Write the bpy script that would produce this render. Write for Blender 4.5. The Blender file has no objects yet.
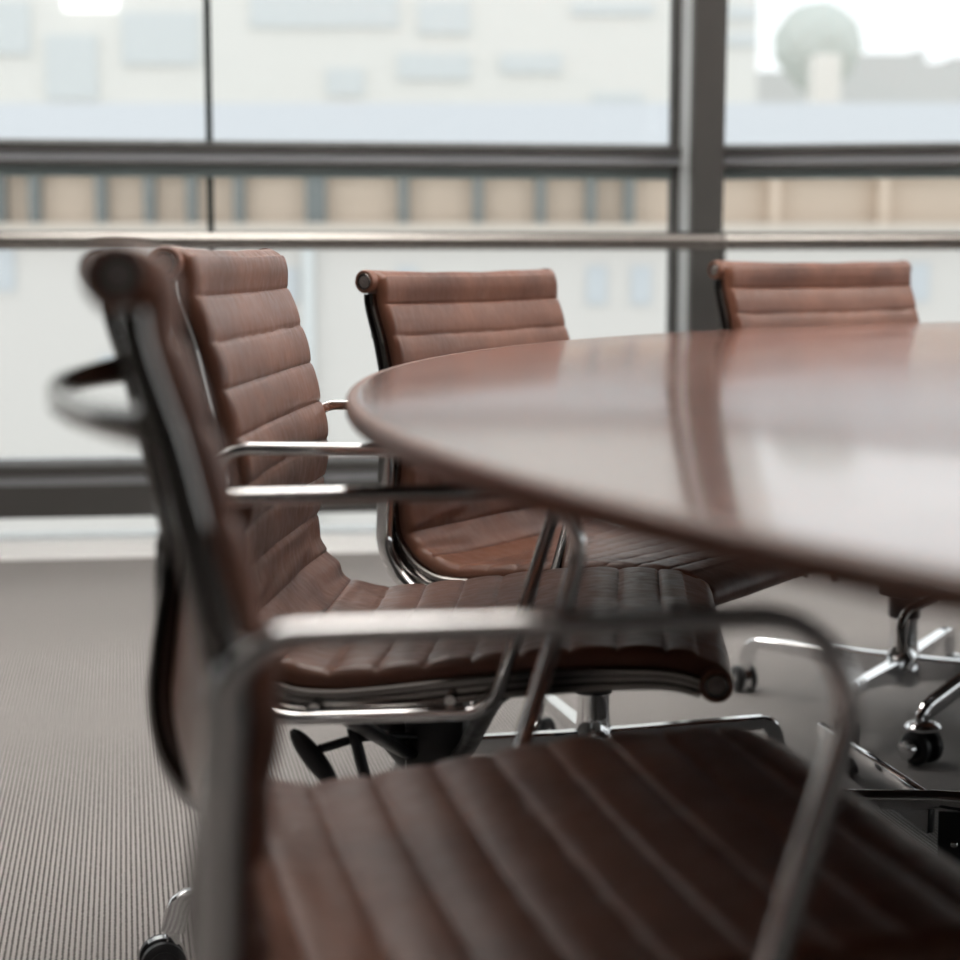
import bpy, bmesh, math, random
from mathutils import Vector, Matrix, noise
random.seed(4)
SC = bpy.context.scene
COL = SC.collection
rad = math.radians

# ------------------------------------------------------------------ materials
def mat(name, col, rough=.5, metal=0., **kw):
    m = bpy.data.materials.new(name); m.use_nodes = True
    b = m.node_tree.nodes['Principled BSDF']
    b.inputs['Base Color'].default_value = (*col, 1)
    b.inputs['Roughness'].default_value = rough
    b.inputs['Metallic'].default_value = metal
    for k, v in kw.items(): b.inputs[k].default_value = v
    return m
def nodes(m):
    nt = m.node_tree
    return nt, nt.nodes, nt.links, nt.nodes['Principled BSDF']
def noise_rough(m, scale, lo, hi, bump=0., stretch=(1, 1, 1)):
    nt, N, L, b = nodes(m)
    tc = N.new('ShaderNodeTexCoord'); mp = N.new('ShaderNodeMapping'); mp.inputs['Scale'].default_value = stretch
    n = N.new('ShaderNodeTexNoise'); n.inputs['Scale'].default_value = scale; n.inputs['Detail'].default_value = 5
    L.new(tc.outputs['Object'], mp.inputs['Vector']); L.new(mp.outputs['Vector'], n.inputs['Vector'])
    r = N.new('ShaderNodeMapRange'); r.inputs['From Min'].default_value = .3; r.inputs['From Max'].default_value = .7
    r.inputs['To Min'].default_value = lo; r.inputs['To Max'].default_value = hi
    L.new(n.outputs['Fac'], r.inputs['Value']); L.new(r.outputs['Result'], b.inputs['Roughness'])
    if bump:
        bp = N.new('ShaderNodeBump'); bp.inputs['Strength'].default_value = bump; bp.inputs['Distance'].default_value = .002
        L.new(n.outputs['Fac'], bp.inputs['Height']); L.new(bp.outputs['Normal'], b.inputs['Normal'])
    return m

def leather():
    m = mat('brown_leather', (.15, .062, .036), .38)
    nt, N, L, b = nodes(m)
    b.inputs['Specular IOR Level'].default_value = .5
    tc = N.new('ShaderNodeTexCoord')
    n1 = N.new('ShaderNodeTexNoise'); n1.inputs['Scale'].default_value = 9; n1.inputs['Detail'].default_value = 6
    L.new(tc.outputs['Object'], n1.inputs['Vector'])
    cr = N.new('ShaderNodeValToRGB')
    cr.color_ramp.elements[0].position = .3; cr.color_ramp.elements[0].color = (.112, .044, .027, 1)
    cr.color_ramp.elements[1].position = .75; cr.color_ramp.elements[1].color = (.225, .094, .057, 1)
    L.new(n1.outputs['Fac'], cr.inputs['Fac']); L.new(cr.outputs['Color'], b.inputs['Base Color'])
    n2 = N.new('ShaderNodeTexNoise'); n2.inputs['Scale'].default_value = 55; n2.inputs['Detail'].default_value = 8
    mp = N.new('ShaderNodeMapping'); mp.inputs['Scale'].default_value = (1, 1.6, 1)
    L.new(tc.outputs['Object'], mp.inputs['Vector']); L.new(mp.outputs['Vector'], n2.inputs['Vector'])
    vo = N.new('ShaderNodeTexVoronoi'); vo.inputs['Scale'].default_value = 700
    L.new(tc.outputs['Object'], vo.inputs['Vector'])
    mr = N.new('ShaderNodeMapRange'); mr.inputs['From Min'].default_value = .3; mr.inputs['From Max'].default_value = .7
    mr.inputs['To Min'].default_value = .30; mr.inputs['To Max'].default_value = .48
    L.new(n2.outputs['Fac'], mr.inputs['Value']); L.new(mr.outputs['Result'], b.inputs['Roughness'])
    b1 = N.new('ShaderNodeBump'); b1.inputs['Strength'].default_value = .22; b1.inputs['Distance'].default_value = .0035
    L.new(n2.outputs['Fac'], b1.inputs['Height'])
    b2 = N.new('ShaderNodeBump'); b2.inputs['Strength'].default_value = .12; b2.inputs['Distance'].default_value = .0006
    L.new(vo.outputs['Distance'], b2.inputs['Height']); L.new(b1.outputs['Normal'], b2.inputs['Normal'])
    L.new(b2.outputs['Normal'], b.inputs['Normal'])
    return m

def table_wood():
    m = mat('table_walnut', (.15, .06, .04), .2)
    nt, N, L, b = nodes(m)
    b.inputs['Specular IOR Level'].default_value = .55; b.inputs['Coat Weight'].default_value = .5; b.inputs['Coat Roughness'].default_value = .09
    tc = N.new('ShaderNodeTexCoord')
    mp = N.new('ShaderNodeMapping'); mp.inputs['Rotation'].default_value = (0, 0, rad(38)); mp.inputs['Scale'].default_value = (1.3, 22, 1)
    n = N.new('ShaderNodeTexNoise'); n.inputs['Scale'].default_value = 2.2; n.inputs['Detail'].default_value = 9; n.inputs['Distortion'].default_value = .7
    L.new(tc.outputs['Object'], mp.inputs['Vector']); L.new(mp.outputs['Vector'], n.inputs['Vector'])
    cr = N.new('ShaderNodeValToRGB')
    e = cr.color_ramp.elements
    e[0].position = .28; e[0].color = (.098, .034, .022, 1); e[1].position = .72; e[1].color = (.285, .115, .073, 1)
    x = e.new(.5); x.color = (.185, .070, .046, 1)
    L.new(n.outputs['Fac'], cr.inputs['Fac']); L.new(cr.outputs['Color'], b.inputs['Base Color'])
    mp2 = N.new('ShaderNodeMapping'); mp2.inputs['Rotation'].default_value = (0, 0, rad(38)); mp2.inputs['Scale'].default_value = (3, 60, 1)
    n2 = N.new('ShaderNodeTexNoise'); n2.inputs['Scale'].default_value = 6; n2.inputs['Detail'].default_value = 6
    L.new(tc.outputs['Object'], mp2.inputs['Vector']); L.new(mp2.outputs['Vector'], n2.inputs['Vector'])
    mr = N.new('ShaderNodeMapRange'); mr.inputs['From Min'].default_value = .3; mr.inputs['From Max'].default_value = .7
    mr.inputs['To Min'].default_value = .13; mr.inputs['To Max'].default_value = .24
    L.new(n2.outputs['Fac'], mr.inputs['Value']); L.new(mr.outputs['Result'], b.inputs['Roughness'])
    bp = N.new('ShaderNodeBump'); bp.inputs['Strength'].default_value = .04; bp.inputs['Distance'].default_value = .0006
    L.new(n2.outputs['Fac'], bp.inputs['Height']); L.new(bp.outputs['Normal'], b.inputs['Normal'])
    return m

def carpet():
    m = mat('ribbed_carpet', (.3, .28, .26), .95)
    nt, N, L, b = nodes(m)
    b.inputs['Specular IOR Level'].default_value = .1
    tc = N.new('ShaderNodeTexCoord')
    mp = N.new('ShaderNodeMapping'); mp.inputs['Rotation'].default_value = (0, 0, rad(-10.8))
    L.new(tc.outputs['Object'], mp.inputs['Vector'])
    w = N.new('ShaderNodeTexWave'); w.wave_type = 'BANDS'; w.bands_direction = 'X'
    w.inputs['Scale'].default_value = 46.; w.inputs['Distortion'].default_value = .9; w.inputs['Detail'].default_value = 2; w.inputs['Detail Scale'].default_value = 6
    L.new(mp.outputs['Vector'], w.inputs['Vector'])
    mp2 = N.new('ShaderNodeMapping'); mp2.inputs['Rotation'].default_value = (0, 0, rad(-10.8)); mp2.inputs['Scale'].default_value = (160, 240, 1)
    L.new(tc.outputs['Object'], mp2.inputs['Vector'])
    n = N.new('ShaderNodeTexNoise'); n.inputs['Scale'].default_value = 1.; n.inputs['Detail'].default_value = 3
    L.new(mp2.outputs['Vector'], n.inputs['Vector'])
    mx = N.new('ShaderNodeMath'); mx.operation = 'MULTIPLY_ADD'; mx.inputs[1].default_value = .8
    L.new(n.outputs['Fac'], mx.inputs[0]); L.new(w.outputs['Fac'], mx.inputs[2])
    cr = N.new('ShaderNodeValToRGB'); e = cr.color_ramp.elements
    e[0].position = .42; e[0].color = (.115, .106, .102, 1); e[1].position = 1.0; e[1].color = (.43, .405, .392, 1)
    L.new(mx.outputs[0], cr.inputs['Fac'])
    big = N.new('ShaderNodeTexNoise'); big.inputs['Scale'].default_value = 3; big.inputs['Detail'].default_value = 3
    L.new(tc.outputs['Object'], big.inputs['Vector'])
    hm = N.new('ShaderNodeMixRGB'); hm.blend_type = 'MULTIPLY'; hm.inputs[0].default_value = .12
    L.new(cr.outputs['Color'], hm.inputs[1]); L.new(big.outputs['Fac'], hm.inputs[2])
    L.new(hm.outputs[0], b.inputs['Base Color'])
    bp = N.new('ShaderNodeBump'); bp.inputs['Strength'].default_value = .7; bp.inputs['Distance'].default_value = .003
    L.new(mx.outputs[0], bp.inputs['Height']); L.new(bp.outputs['Normal'], b.inputs['Normal'])
    return m

def glass():
    m = bpy.data.materials.new('window_glass'); m.use_nodes = True
    nt = m.node_tree; N, L = nt.nodes, nt.links
    for n in list(N): N.remove(n)
    o = N.new('ShaderNodeOutputMaterial'); t = N.new('ShaderNodeBsdfTransparent'); t.inputs[0].default_value = (.965, .98, .975, 1)
    g = N.new('ShaderNodeBsdfGlossy'); g.inputs['Roughness'].default_value = .02
    lw = N.new('ShaderNodeFresnel'); lw.inputs['IOR'].default_value = 1.35
    mx = N.new('ShaderNodeMixShader')
    L.new(lw.outputs[0], mx.inputs[0]); L.new(t.outputs[0], mx.inputs[1]); L.new(g.outputs[0], mx.inputs[2]); L.new(mx.outputs[0], o.inputs[0])
    return m

LEA = leather(); WOOD = table_wood(); CARPET = carpet(); GLASS = glass()
ALU = noise_rough(mat('polished_aluminium', (.27, .255, .245), .15, 1.), 40, .09, .17)
ARMM = mat('chromed_armrest', (.76, .75, .75), .08, 1.)
CHROME = mat('chrome', (.78, .78, .79), .07, 1.)
DARKCAP = mat('cap_centre', (.26, .23, .215), .4, .25)
BLACK = noise_rough(mat('black_enamel', (.012, .012, .013), .4), 60, .32, .5)
RUBBER = mat('black_caster_plastic', (.018, .018, .02), .45)
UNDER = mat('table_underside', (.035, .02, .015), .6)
EDGE = noise_rough(mat('table_edge_walnut', (.15, .064, .041), .45), 30, .38, .5, 0, (1, 1, 12))
FRAME = noise_rough(mat('dark_grey_frame', (.074, .071, .068), .5), 20, .45, .6)
FRAME2 = noise_rough(mat('grey_frame', (.30, .31, .33), .45), 20, .4, .5)
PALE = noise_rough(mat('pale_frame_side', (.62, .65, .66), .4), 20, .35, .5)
GASKET = mat('gasket', (.02, .028, .026), .5)
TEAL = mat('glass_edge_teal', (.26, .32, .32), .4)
SILL = noise_rough(mat('white_sill', (.90, .905, .90), .45), 15, .4, .55)
STEEL = noise_rough(mat('brushed_steel', (.36, .34, .32), .25, 1.), 30, .2, .28, 0, (40, 1, 1))
CEIL = noise_rough(mat('ceiling_paint', (.78, .78, .77), .9), 8, .85, .95)
WALLM = noise_rough(mat('wall_paint', (.06, .056, .053), .8), 8, .75, .9)

# ------------------------------------------------------------------ mesh helpers
def link(name, bm, m, parent=None, smooth=True, loc=None):
    bmesh.ops.recalc_face_normals(bm, faces=bm.faces)
    me = bpy.data.meshes.new(name); bm.to_mesh(me); bm.free()
    ms = m if isinstance(m, (list, tuple)) else [m]
    for k in ms: me.materials.append(k)
    if smooth:
        me.polygons.foreach_set('use_smooth', [True] * len(me.polygons))
        me.set_sharp_from_angle(angle=rad(42))
    o = bpy.data.objects.new(name, me); COL.objects.link(o)
    if parent: o.parent = parent
    if loc: o.location = loc
    return o
def empty(name, loc, rz=0):
    o = bpy.data.objects.new(name, None); COL.objects.link(o); o.location = loc; o.rotation_euler = (0, 0, rz); o.empty_display_size = .1
    return o
def tag(o, label=None, cat=None, group=None, kind=None):
    if label: o['label'] = label
    if cat: o['category'] = cat
    if group: o['group'] = group
    if kind: o['kind'] = kind
    return o
def box(bm, lo, hi, M=None, bevel=0., mi=0):
    c = [(a + b) / 2 for a, b in zip(lo, hi)]; s = [abs(b - a) for a, b in zip(lo, hi)]
    t = bmesh.new(); bmesh.ops.create_cube(t, size=1)
    bmesh.ops.scale(t, vec=s, verts=t.verts)
    if bevel: bmesh.ops.bevel(t, geom=t.edges[:], offset=bevel, segments=2, affect='EDGES', profile=.5)
    bmesh.ops.translate(t, vec=c, verts=t.verts)
    if M: bmesh.ops.transform(t, matrix=M, verts=t.verts)
    merge(bm, t, mi)
def merge(bm, t, mi=0):
    vs = [bm.verts.new(v.co) for v in t.verts]; t.verts.index_update()
    for f in t.faces:
        try:
            g = bm.faces.new([vs[v.index] for v in f.verts]); g.material_index = mi
        except ValueError: pass
    t.free()
def skin(bm, rings, closed=False, caps=True, mi=0):
    R = [[bm.verts.new(p) for p in r] for r in rings]; n = len(R[0]); m = len(R)
    for i in range(m if closed else m - 1):
        a, b = R[i], R[(i + 1) % m]
        for j in range(n):
            f = bm.faces.new((a[j], a[(j + 1) % n], b[(j + 1) % n], b[j])); f.material_index = mi
    if caps and not closed:
        for r in (R[0], R[-1]):
            f = bm.faces.new(r); f.material_index = mi
def lathe(bm, prof, axis_o, axis_d, seg=32, mi=0, closed_ends=True):
    d = Vector(axis_d).normalized(); a = d.orthogonal().normalized(); b = d.cross(a); o = Vector(axis_o)
    rings = []
    for r, h in prof:
        r = max(r, 1e-5)
        rings.append([o + d * h + (a * math.cos(t) + b * math.sin(t)) * r for t in [2 * math.pi * k / seg for k in range(seg)]])
    skin(bm, rings, mi=mi, caps=closed_ends)
def tube(bm, pts, r, seg=12, mi=0, up=(0, 0, 1), rb=None):
    pts = [Vector(p) for p in pts]; rings = []; n = len(pts); up = Vector(up)
    for i, p in enumerate(pts):
        t = (pts[min(i + 1, n - 1)] - pts[max(i - 1, 0)]).normalized()
        s = t.cross(up)
        if s.length < 1e-4: s = t.orthogonal()
        s.normalize(); q = s.cross(t)
        ra = r[i] if isinstance(r, (list, tuple)) else r
        rbb = (rb[i] if isinstance(rb, (list, tuple)) else rb) if rb else ra
        rings.append([p + s * ra * math.cos(a) + q * rbb * math.sin(a) for a in [2 * math.pi * k / seg for k in range(seg)]])
    skin(bm, rings, mi=mi)
def catmull(P, step):
    P = [Vector(p) for p in P]; out = []
    for i in range(len(P) - 1):
        p0 = P[i - 1] if i else P[0] * 2 - P[1]; p1, p2 = P[i], P[i + 1]
        p3 = P[i + 2] if i + 2 < len(P) else P[-1] * 2 - P[-2]
        n = max(2, int((p2 - p1).length / step))
        t0 = 0; a = max((p1 - p0).length, 1e-5) ** .5; b = max((p2 - p1).length, 1e-5) ** .5; c = max((p3 - p2).length, 1e-5) ** .5
        t1, t2, t3 = a, a + b, a + b + c
        for k in range(n):
            t = t1 + (t2 - t1) * k / n
            A1 = p0 * ((t1 - t) / (t1 - t0)) + p1 * ((t - t0) / (t1 - t0)); A2 = p1 * ((t2 - t) / (t2 - t1)) + p2 * ((t - t1) / (t2 - t1))
            A3 = p2 * ((t3 - t) / (t3 - t2)) + p3 * ((t - t2) / (t3 - t2))
            B1 = A1 * ((t2 - t) / (t2 - t0)) + A2 * ((t - t0) / (t2 - t0)); B2 = A2 * ((t3 - t) / (t3 - t1)) + A3 * ((t - t1) / (t3 - t1))
            out.append(B1 * ((t2 - t) / (t2 - t1)) + B2 * ((t - t1) / (t2 - t1)))
    out.append(P[-1]); return out
def resample(P, step):
    L = [0]
    for i in range(1, len(P)): L.append(L[-1] + (P[i] - P[i - 1]).length)
    n = max(2, int(L[-1] / step)); out = []; j = 0
    for k in range(n + 1):
        s = L[-1] * k / n
        while j < len(P) - 2 and L[j + 1] < s: j += 1
        t = (s - L[j]) / max(L[j + 1] - L[j], 1e-9); out.append(P[j].lerp(P[j + 1], min(max(t, 0), 1)))
    return out, L[-1]
def fillet(P, R, closed=True, n=8):
    P = [Vector(p) for p in P]; out = []; m = len(P)
    for i in range(m):
        if not closed and i in (0, m - 1): out.append(P[i]); continue
        p, a, b = P[i], P[i - 1], P[(i + 1) % m]
        u = (a - p).normalized(); v = (b - p).normalized(); ang = u.angle(v); r = R[i]
        d = r / math.tan(ang / 2); c = p + (u + v).normalized() * (r / math.sin(ang / 2))
        s0, s1 = p + u * d - c, p + v * d - c; tot = s0.angle(s1)
        for k in range(n + 1):
            t = k / n; q = (s0 * math.sin((1 - t) * tot) + s1 * math.sin(t * tot)) / math.sin(tot); out.append(c + q)
    return out

# ------------------------------------------------------------------ the chair
# local frame: x forward, y to the sitter's left, z up; origin on the floor
TOPC, FRC, HW = (-.300, .814), (.241, .403), .250
SLING = [(-.305, .794), (-.3135, .802), (-.3165, .814), (-.311, .825), (-.300, .8295), (-.288, .8285), (-.277, .8215), (-.2715, .808), (-.2685, .785),
         (-.2525, .735), (-.2400, .685), (-.229, .640), (-.2225, .610), (-.2212, .585), (-.2245, .555), (-.2300, .510),
         (-.2320, .480), (-.2260, .450), (-.207, .426), (-.178, .411), (-.145, .408), (-.095, .412), (-.025, .421), (.060, .431),
         (.140, .4355), (.198, .4340), (.232, .4255), (.2525, .4145), (.259, .400), (.252, .387), (.239, .3825), (.228, .388)]
def frames(P):
    T = []
    for i in range(len(P)):
        t = (P[min(i + 1, len(P) - 1)] - P[max(i - 1, 0)]).normalized(); T.append(t)
    return T
SP, SLEN = resample(catmull([(a, b) for a, b in SLING], .002), .0026)
ST = frames(SP); SN = [Vector((-t.y, t.x)) for t in ST]
SS = [0]
for i in range(1, len(SP)): SS.append(SS[-1] + (SP[i] - SP[i - 1]).length)
# seams: first one a little under the top roller, then every 5 cm to the front roller
s_front = next(SS[i] for i in range(len(SP)) if SP[i].y < .79 and i > 20)
s_end = next(SS[i] for i in range(len(SP)) if SP[i].x > .190)
nse = round((s_end - (s_front + .005)) / .0485)
SEAMS = [s_front + .005 + (s_end - s_front - .005) * k / nse for k in range(nse + 1)]
def seam_d(s): return min(abs(s - q) for q in SEAMS)
def seam_k(s): return sum(1 for q in SEAMS if q < s)

def sling_mesh():
    bm = bmesh.new()
    vs = []
    ed = .012
    nv = 56
    for k in range(nv + 1): vs.append(-HW + ed + (2 * HW - 2 * ed) * k / nv)
    edge = [HW - ed * (1 - math.sin(math.pi / 2 * k / 5)) for k in range(1, 6)]
    vs = [-e for e in reversed(edge)] + vs + edge
    rings = []
    for i, p in enumerate(SP):
        s = SS[i]; n = SN[i]
        d = seam_d(s); kk = seam_k(s)
        inpanel = 1 if SEAMS[0] - .04 < s < SEAMS[-1] + .03 else .25
        puff = .0030 * (1 - math.exp(-(d / .010) ** 1.2)) * inpanel - .0020 * math.exp(-(d / .0016) ** 2) * (1 if inpanel == 1 else 0)
        # deeper slack creases where back turns into seat
        slack = math.exp(-((p.x + .225) / .05) ** 2 - ((p.y - .44) / .07) ** 2)
        top = []; bot = []
        for v in vs:
            q = abs(v) / HW
            e = 1.0 if abs(v) <= HW - ed else math.sqrt(max(0, 1 - ((abs(v) - (HW - ed)) / ed) ** 2))
            sag = -.009 * (1 - q * q) if p.y > .5 else -.006 * (1 - q * q)
            endf = max(0., min(1, (s - .05) / .06)) * max(0., min(1, (SLEN - .08 - s) / .06))
            sag *= endf
            if s < .06: sag -= .0035 * (1 - q * q) * (1 - endf)
            w = noise.noise(Vector((v * 34, s * 9 + kk * 3.1, kk * 5.7)))
            w2 = noise.noise(Vector((v * 80, s * 18, 4.2 + kk)))
            pk = .0011 * w * math.exp(-d / .014) + .0005 * w2 * math.exp(-d / .010)
            pk += slack * .0085 * noise.noise(Vector((v * 8, s * 44, 1.7))) * (.5 + q)
            pk += .0012 * noise.noise(Vector((v * 11, s * 12, 9.1)))
            h = (puff + pk) * (e if e < 1 else 1) + sag
            th = .0140
            base = -th
            t_ = base + (h - base) * e if e < 1 else h
            b_ = base - th * e * .6
            P1 = p + n * t_; P2 = p + n * b_
            top.append(Vector((P1.x, v, P1.y))); bot.append(Vector((P2.x, v, P2.y)))
        rings.append(top + bot[::-1][1:-1])
    skin(bm, rings)
    return bm

def rib_mesh(sgn):
    bm = bmesh.new(); rings = []
    i0 = next(i for i in range(len(SP)) if SS[i] > s_front - .012)
    i1 = max(i for i in range(len(SP)) if SP[i].x < .240 and SP[i].y > .40)
    idx = list(range(i0, i1, 2))
    for i in idx:
        p, n = SP[i], SN[i]; f = (SS[i] - SS[i0]) / (SS[i1] - SS[i0])
        h = .015 + .010 * min(1, f / .40) - .006 * max(0, (f - .8) / .2)
        a0 = -.0165; a1 = a0 - h
        b0, b1 = .2485, .2600
        c = .002
        sec = [(a0, b0), (a0, b1 - c), (a0 - c, b1), (a0 - h * .32, b1), (a0 - h * .42, b1 - .003), (a0 - h * .62, b1 - .003),
               (a0 - h * .72, b1 + .002), (a1 + c, b1 + .002), (a1, b1), (a1, b0 - .010), (a1 + .004, b0 - .012), (a0 - h * .6, b0 - .002)]
        rings.append([Vector((p.x + n.x * a, sgn * b, p.y + n.y * a)) for a, b in sec])
    skin(bm, rings)
    return bm

def cap_mesh(c, sgn, r):
    bm = bmesh.new()
    d = (0, sgn, 0); o = (c[0], sgn * .2485, c[1])
    lathe(bm, [(.003, 0), (r * 1.40, 0), (r * 1.40, .0105), (r * 1.30, .0125), (r * 1.02, .0128), (r, .0110)], o, d, 36, 2)
    lathe(bm, [(r, .004), (r, .0125), (r * .93, .0138), (r * .80, .0140), (r * .76, .0118), (r * .72, .0118)], o, d, 36, 0)
    lathe(bm, [(r * .72, .004), (r * .72, .0120), (r * .5, .0132), (r * .2, .0136), (r * .16, .0120), (.0002, .0120)], o, d, 28, 1)
    return bm

ARM = [(-.250, .6345), (.1000, .6330), (.0210, .376), (-.262, .3630)]
ARMR = [.036, .052, .040, .085]
def arm_mesh(sgn):
    P = fillet([(a, b) for a, b in ARM], ARMR, True, 12)
    P2, L = resample(P + [P[0]], .006); P2 = P2[:-1]
    n = len(P2); bm = bmesh.new(); rings = []
    cx, cz = -.09, .5
    for i, p in enumerate(P2):
        t = (P2[(i + 1) % n] - P2[i - 1]).normalized(); nn = Vector((-t.y, t.x))
        rear = min(1, max(0, (-.175 - p.x) / .06)) * min(1, max(0, (.63 - p.y) / .03))
        ra = .0067 + .0050 * rear          # in the plane of the loop
        rb = .0098 - .0008 * rear          # sideways
        y0 = .2765 - .004 * rear
        ring = []
        for k in range(18):
            a = 2 * math.pi * k / 18
            ca, sa = math.cos(a), math.sin(a)
            ca = math.copysign(abs(ca) ** .62, ca); sa = math.copysign(abs(sa) ** .62, sa)
            ring.append(Vector((p.x + nn.x * ra * ca, sgn * (y0 + rb * sa), p.y + nn.y * ra * ca)))
        rings.append(ring)
    skin(bm, rings, closed=True)
    # bosses that bolt the loop to the side rib
    for (x, z) in ((-.2475, .580), (-.155, .3760), (-.02, .386)):
        lathe(bm, [(.0055, 0), (.0055, .024)], (x, sgn * .2495, z), (0, sgn, 0), 16)
    return bm

def stretcher_mesh():
    bm = bmesh.new(); pts = []
    for k in range(33):
        v = -.2495 + .499 * k / 32; q = abs(v) / .2495
        pts.append((-.287 - .048 * (1 - q ** 2.2), v, .738))
    q = [abs(k - 16) / 16 for k in range(33)]
    tube(bm, pts, [.0050 + .003 * t ** 2 for t in q], 14, 0, (0, 0, 1), [.0085 + .002 * t ** 3 for t in q])
    return bm

def spreader_mesh():
    bm = bmesh.new()
    for x0, x1, z1 in ((-.085, -.150, .374), (-.035, .030, .392)):
        for s in (-1, 1):
            pts = [(x0, s * .02, .262), (x0 + (x1 - x0) * .15, s * .05, .276), (x0 + (x1 - x0) * .8, s * .205, z1 - .022), (x1, s * .2490, z1 - .003)]
            tube(bm, catmull(pts, .02), .0115, 12, 0, (0, 0, 1), .0075)
    return bm

UC = -.06
def build_chair():
    root = empty('conference_chair', (0, 0, 0))
    link('leather_sling', sling_mesh(), LEA, root)
    for s in (-1, 1):
        link('side_rib', rib_mesh(s), ALU, root)
        link('armrest', arm_mesh(s), ARMM, root)
        link('roller_cap', cap_mesh(TOPC, s, .0122), [ALU, DARKCAP, LEA], root)
        link('roller_cap', cap_mesh(FRC, s, .0122), [ALU, DARKCAP, LEA], root)
    link('back_stretcher', stretcher_mesh(), ALU, root)
    link('seat_spreader', spreader_mesh(), BLACK, root)
    # tilt mechanism under the seat
    bm = bmesh.new()
    box(bm, (UC - .034, -.036, .225), (UC + .034, .036, .335), bevel=.008)
    tube(bm, [(UC - .02, -.0, .250), (UC - .085, -.0, .325)], .022, 18)
    lathe(bm, [(.0285, 0), (.0285, .07), (.024, .075), (.024, .11)], (UC, 0, .185), (0, 0, 1), 24)
    link('tilt_mechanism', bm, BLACK, root)
    bm = bmesh.new()
    tube(bm, catmull([(UC - .02, -.03, .285), (UC - .07, -.09, .300), (UC - .110, -.150, .302)], .01), .0050, 12)
    tube(bm, [(UC - .080, -.118, .318), (UC - .066, -.112, .255)], .0068, 12)
    tl = link('tilt_lever', bm, BLACK, root)
    bm = bmesh.new()
    prof = [(0, .003)] + [(t / 12, 0.0095 * math.sqrt(1 - (2 * t / 12 - 1) ** 2) + .002) for t in range(1, 12)] + [(1, .003)]
    pa, pb = Vector((UC - .140, -.150, .322)), Vector((UC - .092, -.160, .264))
    tube(bm, [pa.lerp(pb, t) for t, _ in prof], [w for _, w in prof], 18, 0, (0, 1, 0), [w * .8 for _, w in prof])
    link('lever_paddle', bm, BLACK, tl)
    # chrome column flaring into the four-star base
    bm = bmesh.new()
    lathe(bm, [(.012, .050), (.030, .054), (.037, .070), (.036, .088), (.031, .102), (.0265, .118), (.0255, .135), (.0255, .215), (.021, .217), (.021, .235)], (UC, 0, 0), (0, 0, 1), 40)
    link('column', bm, CHROME, root)
    for k in range(4):
        a = math.pi / 2 * k
        M = Matrix.Translation((UC, 0, 0)) @ Matrix.Rotation(a, 4, 'Z')
        bm = bmesh.new(); rings = []
        # top edge and lower edge of the tapering leg, in the (x, z) plane
        for x, zt, zb, w in ((.022, .108, .060, .0130), (.05, .1075, .064, .0122), (.13, .109, .076, .0110), (.22, .1105, .0850, .0102), (.280, .111, .0890, .0098),
                             (.294, .1085, .0865, .0098), (.305, .101, .079, .0098), (.312, .090, .069, .0098), (.3155, .078, .060, .0098), (.3175, .066, .0565, .0098)):
            sl = max(0, (x - .280) / .0375)
            # the end turns downwards: lean the cross-section over with it
            xi = x - .026 * sl
            c = .004
            sec = [(x, zt, w - c), (x, zt - c, w), (xi, zb + c * .5, w * .8), (xi, zb, w * .5), (xi, zb, -w * .5), (xi, zb + c * .5, -w * .8), (x, zt - c, -w), (x, zt, -w + c)]
            rings.append([M @ Vector((X, Y, Z)) for X, Z, Y in sec])
        skin(bm, rings)
        leg = link('base_leg', bm, CHROME, root)
        # twin-wheel caster with a chrome hood
        bm = bmesh.new()
        sw = M @ Matrix.Translation((.306, 0, 0)) @ Matrix.Rotation(rad(68 + 64 * k), 4, 'Z')
        ax = (sw.to_3x3() @ Vector((0, 1, 0))); off = sw @ Vector((-.012, 0, .0255))
        for s in (-1, 1):
            lathe(bm, [(.004, .006), (.022, .006), (.0255, .0085), (.0255, .0165), (.0225, .0195), (.017, .020), (.016, .0185), (.004, .0185)], off, ax * s, 28, 0)
        lathe(bm, [(.0075, -.0195), (.0075, .0195)], off, ax, 12, 1)
        hood = []
        for j in range(9):
            t = rad(-25 + 150 * j / 8)
            c1 = Vector((-.012 + .0285 * math.cos(t), 0, .0255 + .0285 * math.sin(t)))
            c2 = Vector((-.012 + .0262 * math.cos(t), 0, .0255 + .0262 * math.sin(t)))
            hood.append([sw @ (c1 + Vector((0, -.0055, 0))), sw @ (c1 + Vector((0, .0055, 0))), sw @ (c2 + Vector((0, .0055, 0))), sw @ (c2 + Vector((0, -.0055, 0)))])
        skin(bm, hood, mi=1)
        lathe(bm, [(.0085, .045), (.0085, .066)], (sw @ Vector((0, 0, 0)))[:], (0, 0, 1), 16, 1)
        link('caster', bm, [RUBBER, CHROME], leg)
    return root

def copy_tree(o, parent=None):
    c = o.copy(); COL.objects.link(c)
    if parent: c.parent = parent
    for ch in o.children: copy_tree(ch, c)
    return c

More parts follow.
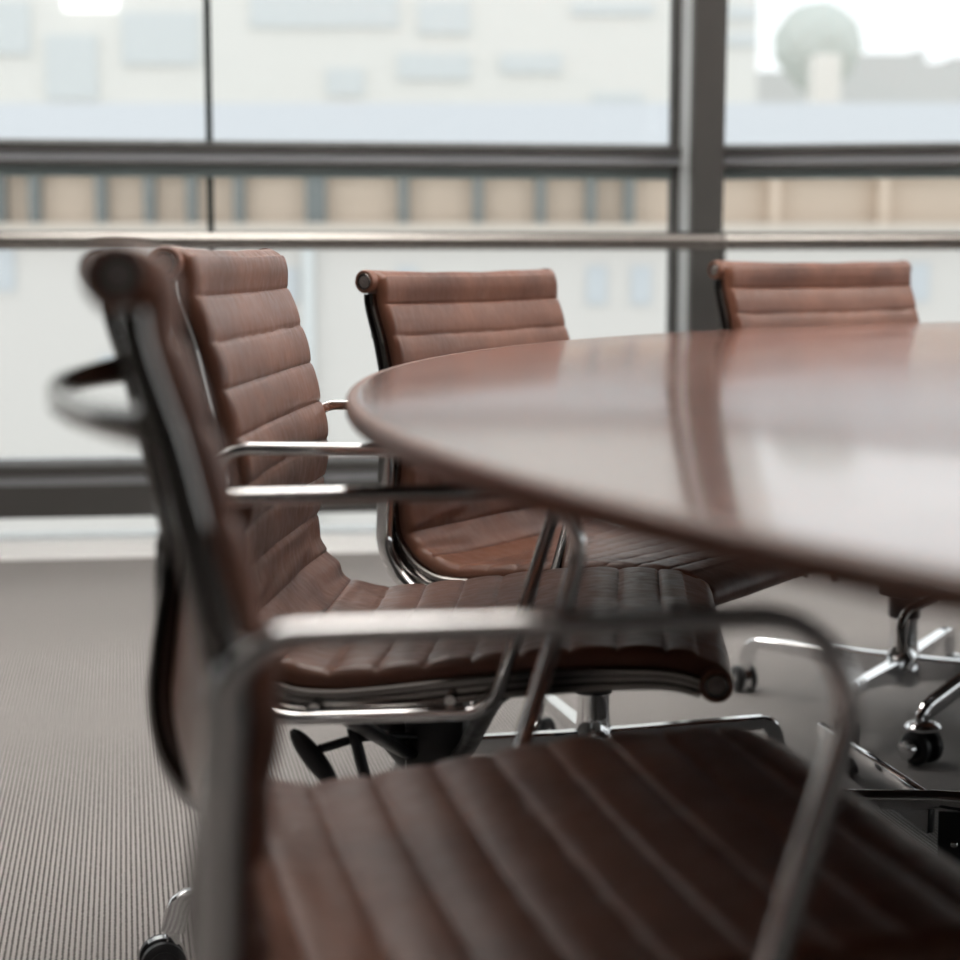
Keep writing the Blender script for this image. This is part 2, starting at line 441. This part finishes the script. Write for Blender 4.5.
SPOTS = [  # x, y, facing, lift of the seat, direction of the star base, label
    (.060, 1.236, 12.3, .006, 20, 'brown leather conference chair nearest the camera, blurred, its armrest crossing the view'),
    (.0116, 2.062, -4.5, .010, 0, 'brown leather conference chair with whole ribbed back and seat in view, second from the camera'),
    (.225, 2.774, -32.8, -.019, 15, 'brown leather conference chair half hidden by the round table edge, its lower back below it'),
    (.812, 3.303, -53.0, -.006, 60, 'brown leather conference chair across the table beside the grey mullion, only its top panels showing'),
]
chair = build_chair()
kin = [chair] + [copy_tree(chair) for _ in SPOTS[1:]]
for c, (x, y, r, dz, br, lab) in zip(kin, SPOTS):
    c.location = (x, y, 0); c.rotation_euler = (0, 0, rad(r))
    tag(c, lab, 'chair', 'brown leather chairs around the table')
    for p in c.children:
        n = p.name.split('.')[0]
        if n == 'base_leg':      # the star base swivels freely under the seat
            a = rad(br - r); R = Matrix.Rotation(a, 3, 'Z'); h = Vector((UC, 0, 0))
            p.rotation_euler = (0, 0, a); p.location = h - R @ h
        elif n != 'column': p.location.z += dz

# ------------------------------------------------------------------ the round table
TX, TY, TR, TZ = 1.921, 1.760, 2.043, .710
table = empty('conference_table', (TX, TY, 0))
tag(table, 'large round conference table with a glossy reddish walnut top', 'table')
bm = bmesh.new()
lathe(bm, [(.001, TZ), (TR - .30, TZ), (TR - .012, TZ), (TR - .010, TZ - .0002), (TR - .010, TZ - .004), (.001, TZ - .004)], (0, 0, 0), (0, 0, 1), 320)
link('tabletop', bm, WOOD, table)
bm = bmesh.new()
pr = [(TR - .0101, TZ - .012), (TR - .0101, TZ - .0004)] + [(TR - .0055 + .0055 * math.sin(a), TZ - .0058 + .0055 * math.cos(a)) for a in [rad(10 * k) for k in range(10)]] + \
     [(TR, TZ - .014), (TR - .002, TZ - .017), (TR - .012, TZ - .019), (TR - .0101, TZ - .012)]
lathe(bm, pr, (0, 0, 0), (0, 0, 1), 320, closed_ends=False)
link('edge_band', bm, EDGE, table)
bm = bmesh.new()
lathe(bm, [(.001, TZ - .0045), (TR - .0105, TZ - .0045), (TR - .0115, TZ - .018), (TR - .09, TZ - .036), (.001, TZ - .036)], (0, 0, 0), (0, 0, 1), 200)
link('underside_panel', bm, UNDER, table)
# pedestal legs: bent chrome bars that meet the floor on casters
def W2T(p): return (p[0] - TX, p[1] - TY, p[2])
def bar(pts, w, h, name, m=CHROME, n=6):
    bm = bmesh.new()
    P = fillet([Vector(p) for p in pts], [.03] * len(pts), False, n)
    tube(bm, [W2T(p) for p in P], w, 14, 0, (0, 0, 1), h)
    return link(name, bm, m, table)
FOOT = (.730, 3.000)
post = bar([(1.30, 3.55, .24), (.92, 3.18, .155), (FOOT[0], FOOT[1], .085), (FOOT[0], FOOT[1], .058)], .010, .020, 'base_leg')
bm = bmesh.new()
o = W2T((FOOT[0] + .0, FOOT[1] - .0, .0285))
ax = Vector((.80, .60, 0))
for s in (-1, 1):
    lathe(bm, [(.004, .008), (.025, .008), (.0285, .011), (.0285, .020), (.025, .0235), (.018, .024), (.004, .022)], o, ax * s, 30, 0)
lathe(bm, [(.012, -.045), (.016, -.043), (.016, -.026), (.012, -.024), (.012, .024)], o, ax, 24, 1)
lathe(bm, [(.030, .030), (.031, .034), (.026, .040), (.012, .044), (.012, .056)], (o[0], o[1], .0285), (0, 0, 1), 28, 1)
link('caster', bm, [RUBBER, CHROME], post)
l2 = bar([(1.40, 2.10, .24), (.86, 2.33, .115), (.612, 2.42, .110), (.535, 2.427, .108), (.30, 2.44, .108)], .009, .0135, 'base_leg')
bm = bmesh.new()
box(bm, (-.018, -.005, .0), (.018, .005, .098), Matrix.Translation(W2T((.628, 2.405, 0))) @ Matrix.Rotation(rad(-8), 4, 'Z'), .002, 0)
lathe(bm, [(.005, 0), (.005, .003), (.003, .005)], W2T((.630, 2.400, .055)), (-.14, -.99, 0), 16, 1)
link('floor_glide', bm, [BLACK, CHROME], l2)
a, b = Vector(W2T((.606, 2.430, .086))), Vector(W2T((.530, 2.83, .086)))
bm = bmesh.new()
L_ = (b - a).length; ang = math.atan2(b.y - a.y, b.x - a.x)
box(bm, (0, -.007, -.026), (L_, .007, .026), Matrix.Translation(a) @ Matrix.Rotation(ang, 4, 'Z'), .002)
link('base_leg', bm, CHROME, table)
# column of the pedestal, outside the frame to the right
bm = bmesh.new()
lathe(bm, [(.05, .18), (.07, .20), (.07, .30), (.05, .33), (.05, .60), (.14, .66), (.14, TZ - .036)], W2T((1.38, 2.85, 0)), (0, 0, 1), 36)
link('pedestal_column', bm, CHROME, table)
bar([(1.30, 3.55, .24), (1.38, 2.85, .245), (1.40, 2.10, .24)], .03, .022, 'base_beam')
bm = bmesh.new()
# dark mounting block and wire bracket below the top
box(bm, (-.055, -.07, TZ - .062), (.055, .07, TZ - .034), Matrix.Translation((.52 - TX, 2.16 - TY, 0)) @ Matrix.Rotation(.5, 4, 'Z'), .012)
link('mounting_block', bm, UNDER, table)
bar([(.672, 2.92, .205), (.672, 2.92, .268), (.76, 2.99, .290), (1.36, 2.88, .300)], .0075, .0075, 'brace_bar', ALU)

# ------------------------------------------------------------------ window wall (leans into the room, kinks at the mullion)
AL = rad(12.2)
def facet(P, slope):
    e = Vector((1, slope, 0)).normalized(); inw = Vector((e.y, -e.x, 0))
    up = Vector((0, 0, math.cos(AL))) + inw * math.sin(AL); up.normalize()
    nin = e.cross(up) * -1
    if nin.dot(inw) < 0: nin = -nin
    M = Matrix.Identity(4)
    for c, v in enumerate((e, up, nin)):
        for r in range(3): M[r][c] = v[r]
    M.translation = Vector((P[0], P[1], 0)); return M
P1 = Vector((.60, 5.44))
FL = facet(P1, .140); FR = facet(P1, -.20)
def fbox(M, s0, s1, t0, t1, o0, o1, name, m, parent=None, bevel=0.):
    bm = bmesh.new(); box(bm, (s0, t0, o0), (s1, t1, o1), M, bevel)
    o = link(name, bm, m, parent)
    if not parent: o['kind'] = 'structure'
    return o
TOP = 2.95
LS = [-4.6, -3.0, -1.365, 0.0]
RS = [0.0, 1.55, 3.1, 4.6]
wn = 0
for M, S in ((FL, LS), (FR, RS)):
    for a, b in zip(S[:-1], S[1:]):
        for t0, t1 in ((.05, .130), (.285, 1.095), (1.165, TOP)):
            wn += 1
            fbox(M, a + .006, b - .006, t0, t1, -.012, 0, 'window_%d' % wn, GLASS)
k = 0
def trim(*a, **kw):
    global k
    k += 1
    return fbox(*a[:7], 'trim_%d' % k, *a[7:], **kw)
for M, s0, s1 in ((FL, -4.6, .0), (FR, .0, 4.6)):
    trim(M, s0, s1, 1.143, 1.163, -.03, .045, FRAME)          # middle transom: dark lip, grey recess, dark lip
    trim(M, s0, s1, 1.116, 1.143, -.03, .038, FRAME2)
    trim(M, s0, s1, 1.104, 1.116, -.03, .036, FRAME)
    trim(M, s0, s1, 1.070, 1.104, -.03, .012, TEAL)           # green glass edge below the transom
    trim(M, s0, s1, .252, .281, -.03, .052, FRAME)            # lower transom
    trim(M, s0, s1, .222, .252, -.03, .045, FRAME2)
    trim(M, s0, s1, .128, .222, -.03, .052, FRAME)
    trim(M, s0, s1, -.02, .020, -.05, .085, SILL)             # white sill steps on the floor
    trim(M, s0, s1, .020, .036, -.05, .060, SILL)
    trim(M, s0, s1, .036, .052, -.05, .040, SILL)
    trim(M, s0, s1, TOP, TOP + .15, -.05, .06, FRAME)
for s in (-3.0, -1.365):
    trim(FL, s - .009, s + .009, 1.163, TOP, -.014, .010, GASKET)
    trim(FL, s - .009, s + .009, .281, 1.10, -.014, .010, GASKET)
for s in (1.55, 3.1):
    trim(FR, s - .009, s + .009, 1.163, TOP, -.014, .010, GASKET)
    trim(FR, s - .009, s + .009, .281, 1.10, -.014, .010, GASKET)
# the heavy mullion at the kink
MU = FL @ Matrix.Translation((-.02, .55, 0)) @ Matrix.Rotation(.050, 4, 'Z') @ Matrix.Translation((.02, -.55, 0))
trim(MU, -.062, .024, -.03, TOP + .1, .14, .175, FRAME)
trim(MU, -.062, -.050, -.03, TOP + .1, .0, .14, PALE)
trim(MU, -.050, .024, -.03, TOP + .1, -.04, .14, FRAME)
trim(MU, -.080, -.062, -.03, TOP + .1, -.03, .022, FRAME)

# handrail standing in front of the glass
rail = empty('handrail', (P1.x, P1.y - .25, 0))
tag(rail, 'horizontal brushed steel handrail running in front of the window wall', 'railing')
def RP(M, s, z, o): # point at height z, o metres inside the leaning glass
    t = (z - 0) / math.cos(AL); p = M @ Vector((s, t, o)); return Vector((p.x, p.y, z))
zr = .874
jl = Vector((.640, 4.93, zr)); el = Vector((1, .140, 0)).normalized(); er = Vector((1, -.20, 0)).normalized()
off = Vector(rail.location)
bm = bmesh.new(); tube(bm, [jl - el * 4.0 - off, jl - el * .004 - off], .0235, 24, 0, (0, 0, 1)); link('rail_tube', bm, STEEL, rail)
bm = bmesh.new(); tube(bm, [jl + er * .004 - off, jl + er * 4.0 - off], .0235, 24, 0, (0, 0, 1)); link('rail_tube', bm, STEEL, rail)
for p in (jl, jl - el * 2.0, jl + er * 2.0):
    bm = bmesh.new(); q = p - off
    tube(bm, [(q.x, q.y, .0), (q.x, q.y, zr - .02)], .0065, 12)
    lathe(bm, [(.03, .0), (.03, .006), (.0065, .008)], (q.x, q.y, 0), (0, 0, 1), 20)
    link('rail_post', bm, STEEL, rail)
    bm = bmesh.new(); lathe(bm, [(.0245, -.004), (.0245, .004)], q, el if p.x < .64 else er, 24); link('rail_joint', bm, FRAME, rail)

# ------------------------------------------------------------------ room shell
def struct(name, lo, hi, m):
    bm = bmesh.new(); box(bm, lo, hi); o = link(name, bm, m, smooth=False); o['kind'] = 'structure'; return o
bm = bmesh.new()
lL = FL @ Vector((-4.6, 0, 0)); rR = FR @ Vector((4.6, 0, 0))
def poly(z0, z1, pts, name, m):
    bm = bmesh.new()
    lo = [bm.verts.new((x, y, z0)) for x, y in pts]; hi = [bm.verts.new((x, y, z1)) for x, y in pts]
    bm.faces.new(lo[::-1]); bm.faces.new(hi)
    for i in range(len(pts)):
        j = (i + 1) % len(pts); bm.faces.new((lo[i], lo[j], hi[j], hi[i]))
    o = link(name, bm, m, smooth=False); o['kind'] = 'structure'; return o
CZ = 2.85
outl = [(lL.x, lL.y + .05), (P1.x, P1.y + .05), (rR.x, rR.y + .05), (6.6, 3.2), (6.6, -3.2), (-4.2, -3.2), (-4.2, lL.y)]
poly(-.12, 0, outl, 'floor', CARPET)
poly(CZ, CZ + .12, outl, 'ceiling', CEIL)
struct('wall_back', (-4.3, -3.3, 0), (6.7, -3.2, CZ), WALLM)
struct('wall_left', (-4.3, -3.2, 0), (-4.2, lL.y + .1, CZ), WALLM)
# right side: glazed like the front above a low wall
struct('wall_right', (6.6, -3.2, 0), (6.7, 4.6, .30), WALLM)
struct('window_30', (6.62, -3.2, .30), (6.64, 4.6, CZ), GLASS)

# ------------------------------------------------------------------ outside
def pale(name, c): return noise_rough(mat(name, c, .9), 1.2, .85, .95)  # washed-out haze is put into these pale outdoor colours
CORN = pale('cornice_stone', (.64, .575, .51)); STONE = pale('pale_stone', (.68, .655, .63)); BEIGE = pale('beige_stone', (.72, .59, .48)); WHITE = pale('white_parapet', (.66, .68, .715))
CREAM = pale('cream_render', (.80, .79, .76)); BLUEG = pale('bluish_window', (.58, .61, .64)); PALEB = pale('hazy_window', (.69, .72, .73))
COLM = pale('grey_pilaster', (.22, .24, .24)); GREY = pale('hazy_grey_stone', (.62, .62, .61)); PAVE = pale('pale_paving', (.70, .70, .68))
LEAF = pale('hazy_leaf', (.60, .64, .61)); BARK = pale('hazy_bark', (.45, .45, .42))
def bx(name, lo, hi, m, parent, bev=0):
    bm = bmesh.new(); o = Vector(parent.location) if parent else Vector((0, 0, 0))
    box(bm, [a - b for a, b in zip(lo, o)], [a - b for a, b in zip(hi, o)], None, bev); return link(name, bm, m, parent, False)
g = bx('ground', (-80, 6.4, -4.2), (80, 120, -4.0), PAVE, None); g['kind'] = 'structure'
# near building: pale lower storey, beige loggia with pilasters, white parapet
nb = tag(empty('stone_building', (0, 24, -4)), 'pale stone building behind the glass with beige loggia under a white parapet', 'building')
bx('wall', (-24, 24, -4), (24, 30, 1.27), STONE, nb)
bx('cornice', (-24, 23.8, 1.12), (24, 24.0, 1.27), CORN, nb)
bx('loggia_wall', (-24, 24.25, 1.27), (24, 30, 2.05), BEIGE, nb)
bx('architrave', (-24, 23.95, 1.93), (24, 24.25, 2.20), COLM, nb)
bx('parapet', (-24, 23.6, 2.20), (24, 24.6, 2.76), WHITE, nb)
Z = .0129
for px in (3, 38, 104, 152, 194, 241, 312, 322, 404, 478, 540, 590, 628, 772, 880):
    x = (px - 480) * Z; w = .062 if px not in (312, 322) else .06
    bx('pilaster', (x - w, 24.0, 1.27), (x + w, 24.25, 1.93), COLM if px < 660 else BEIGE, nb)
for px, py, w, h in ((8, 270, 10, 42), (110, 362, 9, 14), (290, 285, 9, 34), (596, 285, 10, 38), (640, 285, 10, 38), (916, 282, 10, 38), (108, 270, 8, 30), (700, 285, 10, 38), (408, 285, 10, 36), (980, 285, 10, 36), (-60, 285, 10, 36)):
    x = (px - 480) * Z; z = .828 + (259 - py) * Z
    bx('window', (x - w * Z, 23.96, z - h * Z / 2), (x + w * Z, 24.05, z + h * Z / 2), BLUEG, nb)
bx('drainpipe', ((310 - 480) * Z - .06, 23.85, -4), ((310 - 480) * Z + .06, 23.97, 1.2), PALEB, nb)
# far cream office block
fb = tag(empty('office_block', (0, 45, -4)), 'tall cream office block with hazy windows rising above the white parapet', 'building')
Z2 = .0242
bx('wall', (-36, 45, -4), ((752 - 480) * Z2, 56, 19), CREAM, fb)
for x0, y0, x1, y1 in ((55, 42, 105, 104), (256, -20, 400, 34), (130, 20, 205, 70), (420, 10, 470, 40), (500, 60, 560, 78), (590, 98, 640, 106), (400, 60, 470, 84), (330, 74, 366, 100), (570, 12, 650, 22), (722, 14, 750, 27), (722, 40, 750, 52), (0, 10, 40, 60)):
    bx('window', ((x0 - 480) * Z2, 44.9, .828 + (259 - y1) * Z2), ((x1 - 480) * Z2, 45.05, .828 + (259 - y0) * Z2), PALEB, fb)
glow = mat('glow_patch', (.9, .9, .9), .5); glow.node_tree.nodes['Principled BSDF'].inputs['Emission Color'].default_value = (1, 1, 1, 1)  # white glowing panel added for a bright patch of unknown source
glow.node_tree.nodes['Principled BSDF'].inputs['Emission Strength'].default_value = 1.2
bx('glow_patch', ((75 - 480) * Z2, 44.85, .828 + (259 - 18) * Z2), ((125 - 480) * Z2, 45.0, .828 + (259 + 24) * Z2), glow, fb)
# skyline at the right
sk = tag(empty('distant_terrace', (19, 60, -4)), 'distant grey terrace of uneven roofs below the white sky', 'building')
Z3 = .0322
for x0, x1, y in ((700, 850, 84), (850, 905, 67), (905, 918, 64), (918, 945, 76), (945, 1150, 70), (1150, 1500, 60)):
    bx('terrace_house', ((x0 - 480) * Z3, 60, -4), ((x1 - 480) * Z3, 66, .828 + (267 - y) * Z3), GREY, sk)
# clipped round tree and the stone pier in front of it
tr = tag(empty('round_tree', (6.22, 35, -4)), 'hazy grey-green tree with a rounded crown beyond the parapet', 'tree')
bm = bmesh.new(); bmesh.ops.create_icosphere(bm, subdivisions=5, radius=.80)
for v in bm.verts:
    d = v.co.normalized(); n = noise.fractal(d * 3.2, 1., 2., 4)
    v.co = d * (.80 + .05 * n); v.co.z *= 1.08 if v.co.z < 0 else 1.0
    if v.co.z < -.2: v.co.x *= 1 - .35 * (-.2 - v.co.z); v.co.y *= 1 - .35 * (-.2 - v.co.z)
bmesh.ops.translate(bm, vec=(0, 0, 8.72), verts=bm.verts)
link('crown', bm, LEAF, tr)
bm = bmesh.new(); tube(bm, [(0, 0, 0), (.02, 0, 4), (0, 0, 8.2)], [.22, .17, .10], 14); link('trunk', bm, BARK, tr)
pier = tag(bx('stone_pier', (5.62, 32, -4), (6.10, 32.5, 4.25), CREAM, None, .04), 'pale stone pier standing in front of the round tree', 'pier')

# ------------------------------------------------------------------ light
w = bpy.data.worlds.new('sky'); SC.world = w; w.use_nodes = True
bg = w.node_tree.nodes['Background']; bg.inputs[0].default_value = (.96, .98, 1.0, 1); bg.inputs[1].default_value = 1.50
def area(x, y, sx, sy, P, c):  # added fill lights just under the ceiling, without fixtures
    l = bpy.data.lights.new('ceiling_fill', 'AREA'); l.shape = 'RECTANGLE'; l.size = sx; l.size_y = sy; l.energy = P; l.color = c
    o = bpy.data.objects.new('ceiling_fill', l); COL.objects.link(o); o.location = (x, y, CZ - .02)
for x, y, P in ((3.8, 1.4, 45), (3.4, 3.4, 45), (-.6, 4.0, 20)):
    area(x, y, 1.3, .9, P, (1, .97, .93))
def up_fill(x, y, P):  # added unseen fill aimed upwards to brighten the ceiling
    l = bpy.data.lights.new('upward_fill', 'AREA'); l.shape = 'RECTANGLE'; l.size = 1.4; l.size_y = .4; l.energy = P; l.color = (1, .96, .91)
    o = bpy.data.objects.new('upward_fill', l); COL.objects.link(o); o.location = (x, y, 2.25); o.rotation_euler = (math.pi, 0, 0)
for x, y, P in ((-2.2, 2.9, 42), (.1, 2.7, 92), (2.8, 2.8, 60)):
    up_fill(x, y, P)

# ------------------------------------------------------------------ camera
cd = bpy.data.cameras.new('camera'); cam = bpy.data.objects.new('camera', cd); COL.objects.link(cam); SC.camera = cam
cam.location = (0, 0, .828); cam.rotation_euler = (rad(90 - 6.78), 0, 0)
cd.sensor_width = 36; cd.lens = 1861 / 960 * 36; cd.clip_start = .02; cd.clip_end = 300
cd.dof.use_dof = True; cd.dof.focus_distance = 2.35; cd.dof.aperture_fstop = 3.5; cd.dof.aperture_blades = 0
SC.view_settings.view_transform = 'Standard'; SC.view_settings.look = 'None'; SC.view_settings.gamma = 1; SC.view_settings.exposure = 0
SC.view_settings.use_curve_mapping = False
SC.cycles.use_denoising = True
SC.cycles.max_bounces = 10; SC.cycles.transparent_max_bounces = 16
